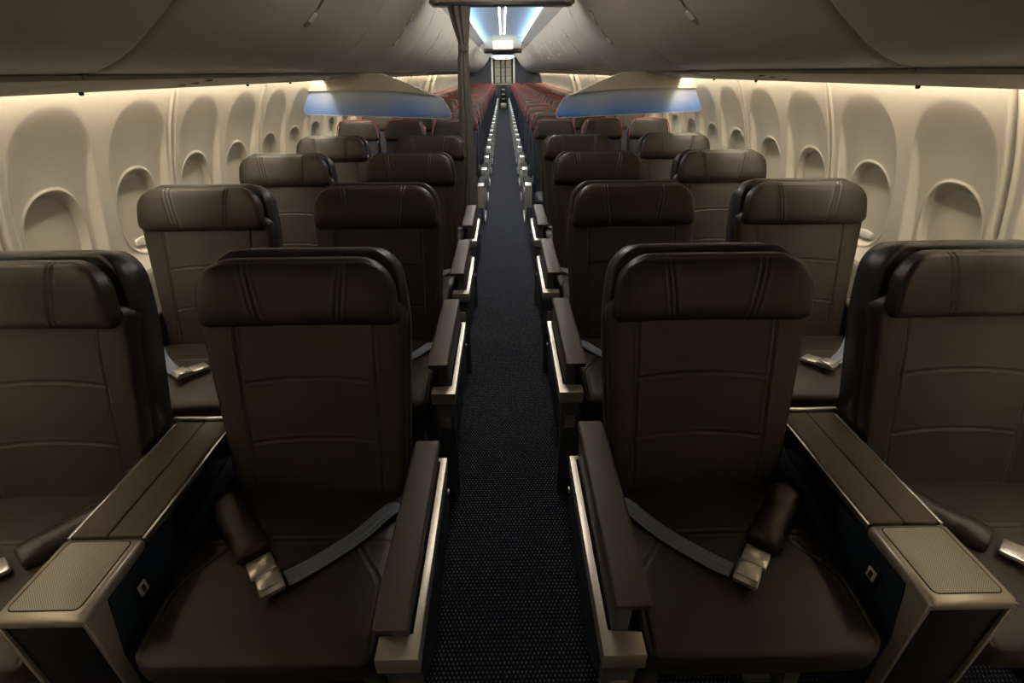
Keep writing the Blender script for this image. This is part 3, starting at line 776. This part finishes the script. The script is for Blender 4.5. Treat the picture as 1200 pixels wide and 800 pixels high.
# ------------------------------------------------------------------ economy seats
EA = math.radians(12); TE = Vector((0, math.sin(EA), math.cos(EA))); NE = Vector((0, -math.cos(EA), math.sin(EA)))
EB = Vector((0, 0.46, 0.42))
def eb(x, d, z, c=0.0):
    p = EB+TE*z+NE*(d+c*(abs(x)/0.2)**3); return (x, p.y, p.z)
def make_eco(arm_side, aisle):
    r = empty('economy_seat')
    link('backrest', pillow(0.40, 0.42, 0.56, 0.035, 0.03, 6, 8, 0.04, 0.03, lambda x, z: groove(abs(abs(x)-0.12), 0.003, 0.006), 22, 20, lambda x, d, z: eb(x, d, z)), ECON, r, smooth=180)
    link('back_shell', pillow(0.43, 0.43, 0.70, 0.03, 0.05, 8, 8, 0.06, 0.04, None, 16, 16, lambda x, d, z: eb(x, d-0.035, z)), ECOB, r, smooth=180)
    h = link('headrest', pillow(0.425, 0.33, 0.19, 0.045, 0.025, 5, 4, 0.035, 0.03, lambda x, z: groove(abs(abs(x)-0.07), 0.003, 0.005), 26, 14, lambda x, d, z: eb(x, d+0.012, z+0.545, 0.02)), ECOL, r, smooth=180)
    # red piping round the top of the headrest
    pts = []
    for u, zz in ((-0.213, 0.560), (-0.205, 0.62), (-0.192, 0.68), (-0.170, 0.722), (-0.13, 0.737), (0, 0.741), (0.13, 0.737), (0.170, 0.722), (0.192, 0.68), (0.205, 0.62), (0.213, 0.560)):
        pts.append(eb(u, 0.014, zz, 0.02))
    b = B(); tube(b, pts, 0.0055, 6); link('piping', b, REDP, h)
    link('seat_cushion', pillow(0.43, 0.42, 0.45, 0.05, 0.06, 6, 4, 0.03, 0.04, None, 12, 12, lambda x, d, z: (x, 0.02+z, 0.42+d)), ECON, r, smooth=180)
    for x in (-0.15, 0.15):
        b = B(); prism(b, [(0.12, 0.40), (0.16, 0.40), (0.14, 0.0), (0.09, 0.0)], 'x', x-0.015, x+0.015); prism(b, [(0.38, 0.40), (0.42, 0.40), (0.50, 0.0), (0.45, 0.0)], 'x', x-0.015, x+0.015); link('leg', b, GREYP, r, smooth=0)
    for a in arm_side:
        b = B(); prism(b, [(0.06, 0.600), (0.44, 0.585), (0.46, 0.555), (0.08, 0.565), (0.05, 0.580)], 'x', a*0.255-0.022, a*0.255+0.022, 0.005); ar = link('armrest', b, BLACK, r)
        b = B(); box(b, a*0.255-0.012, a*0.255+0.012, 0.30, 0.42, 0.36, 0.57, 0.004); link('arm_hinge', b, GREYP, ar)
    if aisle:
        a = aisle
        x0, x1 = sorted((a*0.262, a*0.325))
        b = B(); prism(b, [(-0.02, 0.40), (0.0, 0.605), (0.12, 0.612), (0.12, 0.585), (0.035, 0.575), (0.03, 0.40)], 'x', x0, x1, 0.006); link('arm_end_cap', b, EMET, r)
        b = B(); box(b, x0-0.002, x1+0.006, 0.12, 0.50, 0.560, 0.604, 0.008); link('aisle_arm_pad', b, RUBBER, r)
        xa, xb = sorted((a*0.312, a*0.328))
        b = B(); prism(b, [(0.02, 0.40), (0.03, 0.535), (0.36, 0.525), (0.44, 0.44), (0.40, 0.36), (0.06, 0.36)], 'x', xa, xb, 0.003); link('side_cover', b, EGREY, r)
        b = B(); tube(b, spline([(a*0.318, -0.01, 0.44), (a*0.322, -0.02, 0.30), (a*0.322, 0.02, 0.245), (a*0.322, 0.30, 0.24), (a*0.322, 0.40, 0.27)], 4), 0.008, 6); link('luggage_bar', b, EMET, r)
    return r
RUBBER = mat('black_rubber', (0.008, 0.008, 0.009), 0.8, spec=0.2)
EMET = mat('economy_arm_metal', (0.62, 0.63, 0.63), 0.35, 0.5)
EGREY = mat('economy_side_cover', (0.30, 0.31, 0.32), 0.5)
rows = [5.50]
for i in range(22):
    rows.append(rows[-1]+(0.90 if i < 4 else (0.90 if i in (8, 9) else 0.763)))
EX = (0.525, 1.010, 1.495)
protos = {}
for s in (-1, 1):
    sd = 'left' if s < 0 else 'right'
    for i, yr in enumerate(rows):
        if yr > 23.6: break
        for k, x in enumerate(EX):
            key = (s, k)
            nm = ('aisle', 'middle', 'window')[k]
            if key not in protos:
                o = protos[key] = make_eco([] if k == 0 else [-s] if k == 1 else [-s, s][:1], -s if k == 0 else 0)
            else: o = copy_tree(protos[key])
            o.name = 'economy_seat'
            o.location = (s*x, yr-0.615, 0)
            tag(o, 'red-piped economy %s seat on the %s, %s row behind the class divider' % (nm, sd, 'first' if i == 0 else ORD[i]), 'seat', 'red-piped economy seats')

# ------------------------------------------------------------------ aft wall, lavatory walls and galley
for s, nm in ((-1, 'wall_aft_left'), (1, 'wall_aft_right')):
    x0, x1 = sorted((s*0.47, s*1.85))
    b = B(); box(b, x0, x1, 24.62, 24.70, 0, 2.3); structure(link(nm, b, DARKW, smooth=0))
    x0, x1 = sorted((s*0.47, s*0.53))
    b = B(); box(b, x0, x1, 24.70, 26.0, 0, 2.3); structure(link('wall_lavatory_%s' % ('left' if s < 0 else 'right'), b, WHITEP, smooth=0))
    x0, x1 = sorted((s*0.445, s*0.52))
    b = B(); box(b, x0, x1, 24.56, 24.70, 0, 2.06, 0.01); structure(link('trim_%d' % (30 if s < 0 else 31), b, WHITEP))
b = B(); box(b, -0.52, 0.52, 24.30, 26.4, 2.09, 2.2); structure(link('ceiling.003', b, CEILM))
gl = empty('ceiling_lamp', (0, 25.0, 2.09)); b = B(); box(b, -0.35, 0.35, -0.25, 0.25, -0.02, -0.002, 0.004); link('diffuser', b, mat('galley_lamp', (1, 1, 1), 0.5, emit=(0.9, 0.95, 1.0), strength=4.5), gl)
b = B(); box(b, -0.37, 0.37, -0.27, 0.27, -0.012, 0, 0.003); link('lamp_frame', b, WHITEP, gl)
tag(gl, 'cool white ceiling lamp over the rear galley', 'ceiling lamp')
g = empty('galley_unit', (0, 26.0, 0))
b = B(); box(b, -0.46, 0.46, 0, 0.35, 0, 2.08, 0.005); link('carcass', b, GALLEYD, g)
for cx_, cw in ((-0.26, 0.24), (0.0, 0.15), (0.26, 0.24)):
    for z0, z1 in ((1.12, 1.38), (1.40, 1.72), (1.74, 2.04)):
        b = B(); box(b, cx_-cw/2, cx_+cw/2, -0.02, 0.01, z0, z1, 0.006); d = link('cupboard_door', b, CREAM, g)
        b = B(); box(b, cx_+cw/2-0.05, cx_+cw/2-0.015, -0.035, -0.018, (z0+z1)/2-0.015, (z0+z1)/2+0.015, 0.003); link('latch', b, GALLEYD, d)
b = B(); box(b, -0.46, 0.46, -0.06, 0.02, 1.04, 1.09, 0.01); link('counter', b, METAL, g)
for cx_ in (-0.30, 0.30):
    b = B(); box(b, cx_-0.14, cx_+0.14, -0.02, 0.01, 0.08, 1.02, 0.006); link('trolley_door', b, GALLEYD, g)
b = B(); box(b, -0.13, 0.13, -0.03, 0.01, 0.30, 1.02, 0.006); c = link('centre_door', b, BLACK, g)
for z in (0.42, 0.62, 0.82):
    b = B(); box(b, -0.07, 0.07, -0.04, -0.028, z, z+0.05, 0.003); link('door_handle', b, METAL, c)
b = B(); box(b, -0.13, 0.13, -0.03, 0.01, 0.05, 0.26, 0.006); link('waste_flap', b, METAL, g)
tag(g, 'cream galley unit with cupboards at the far end of the aisle', 'galley')
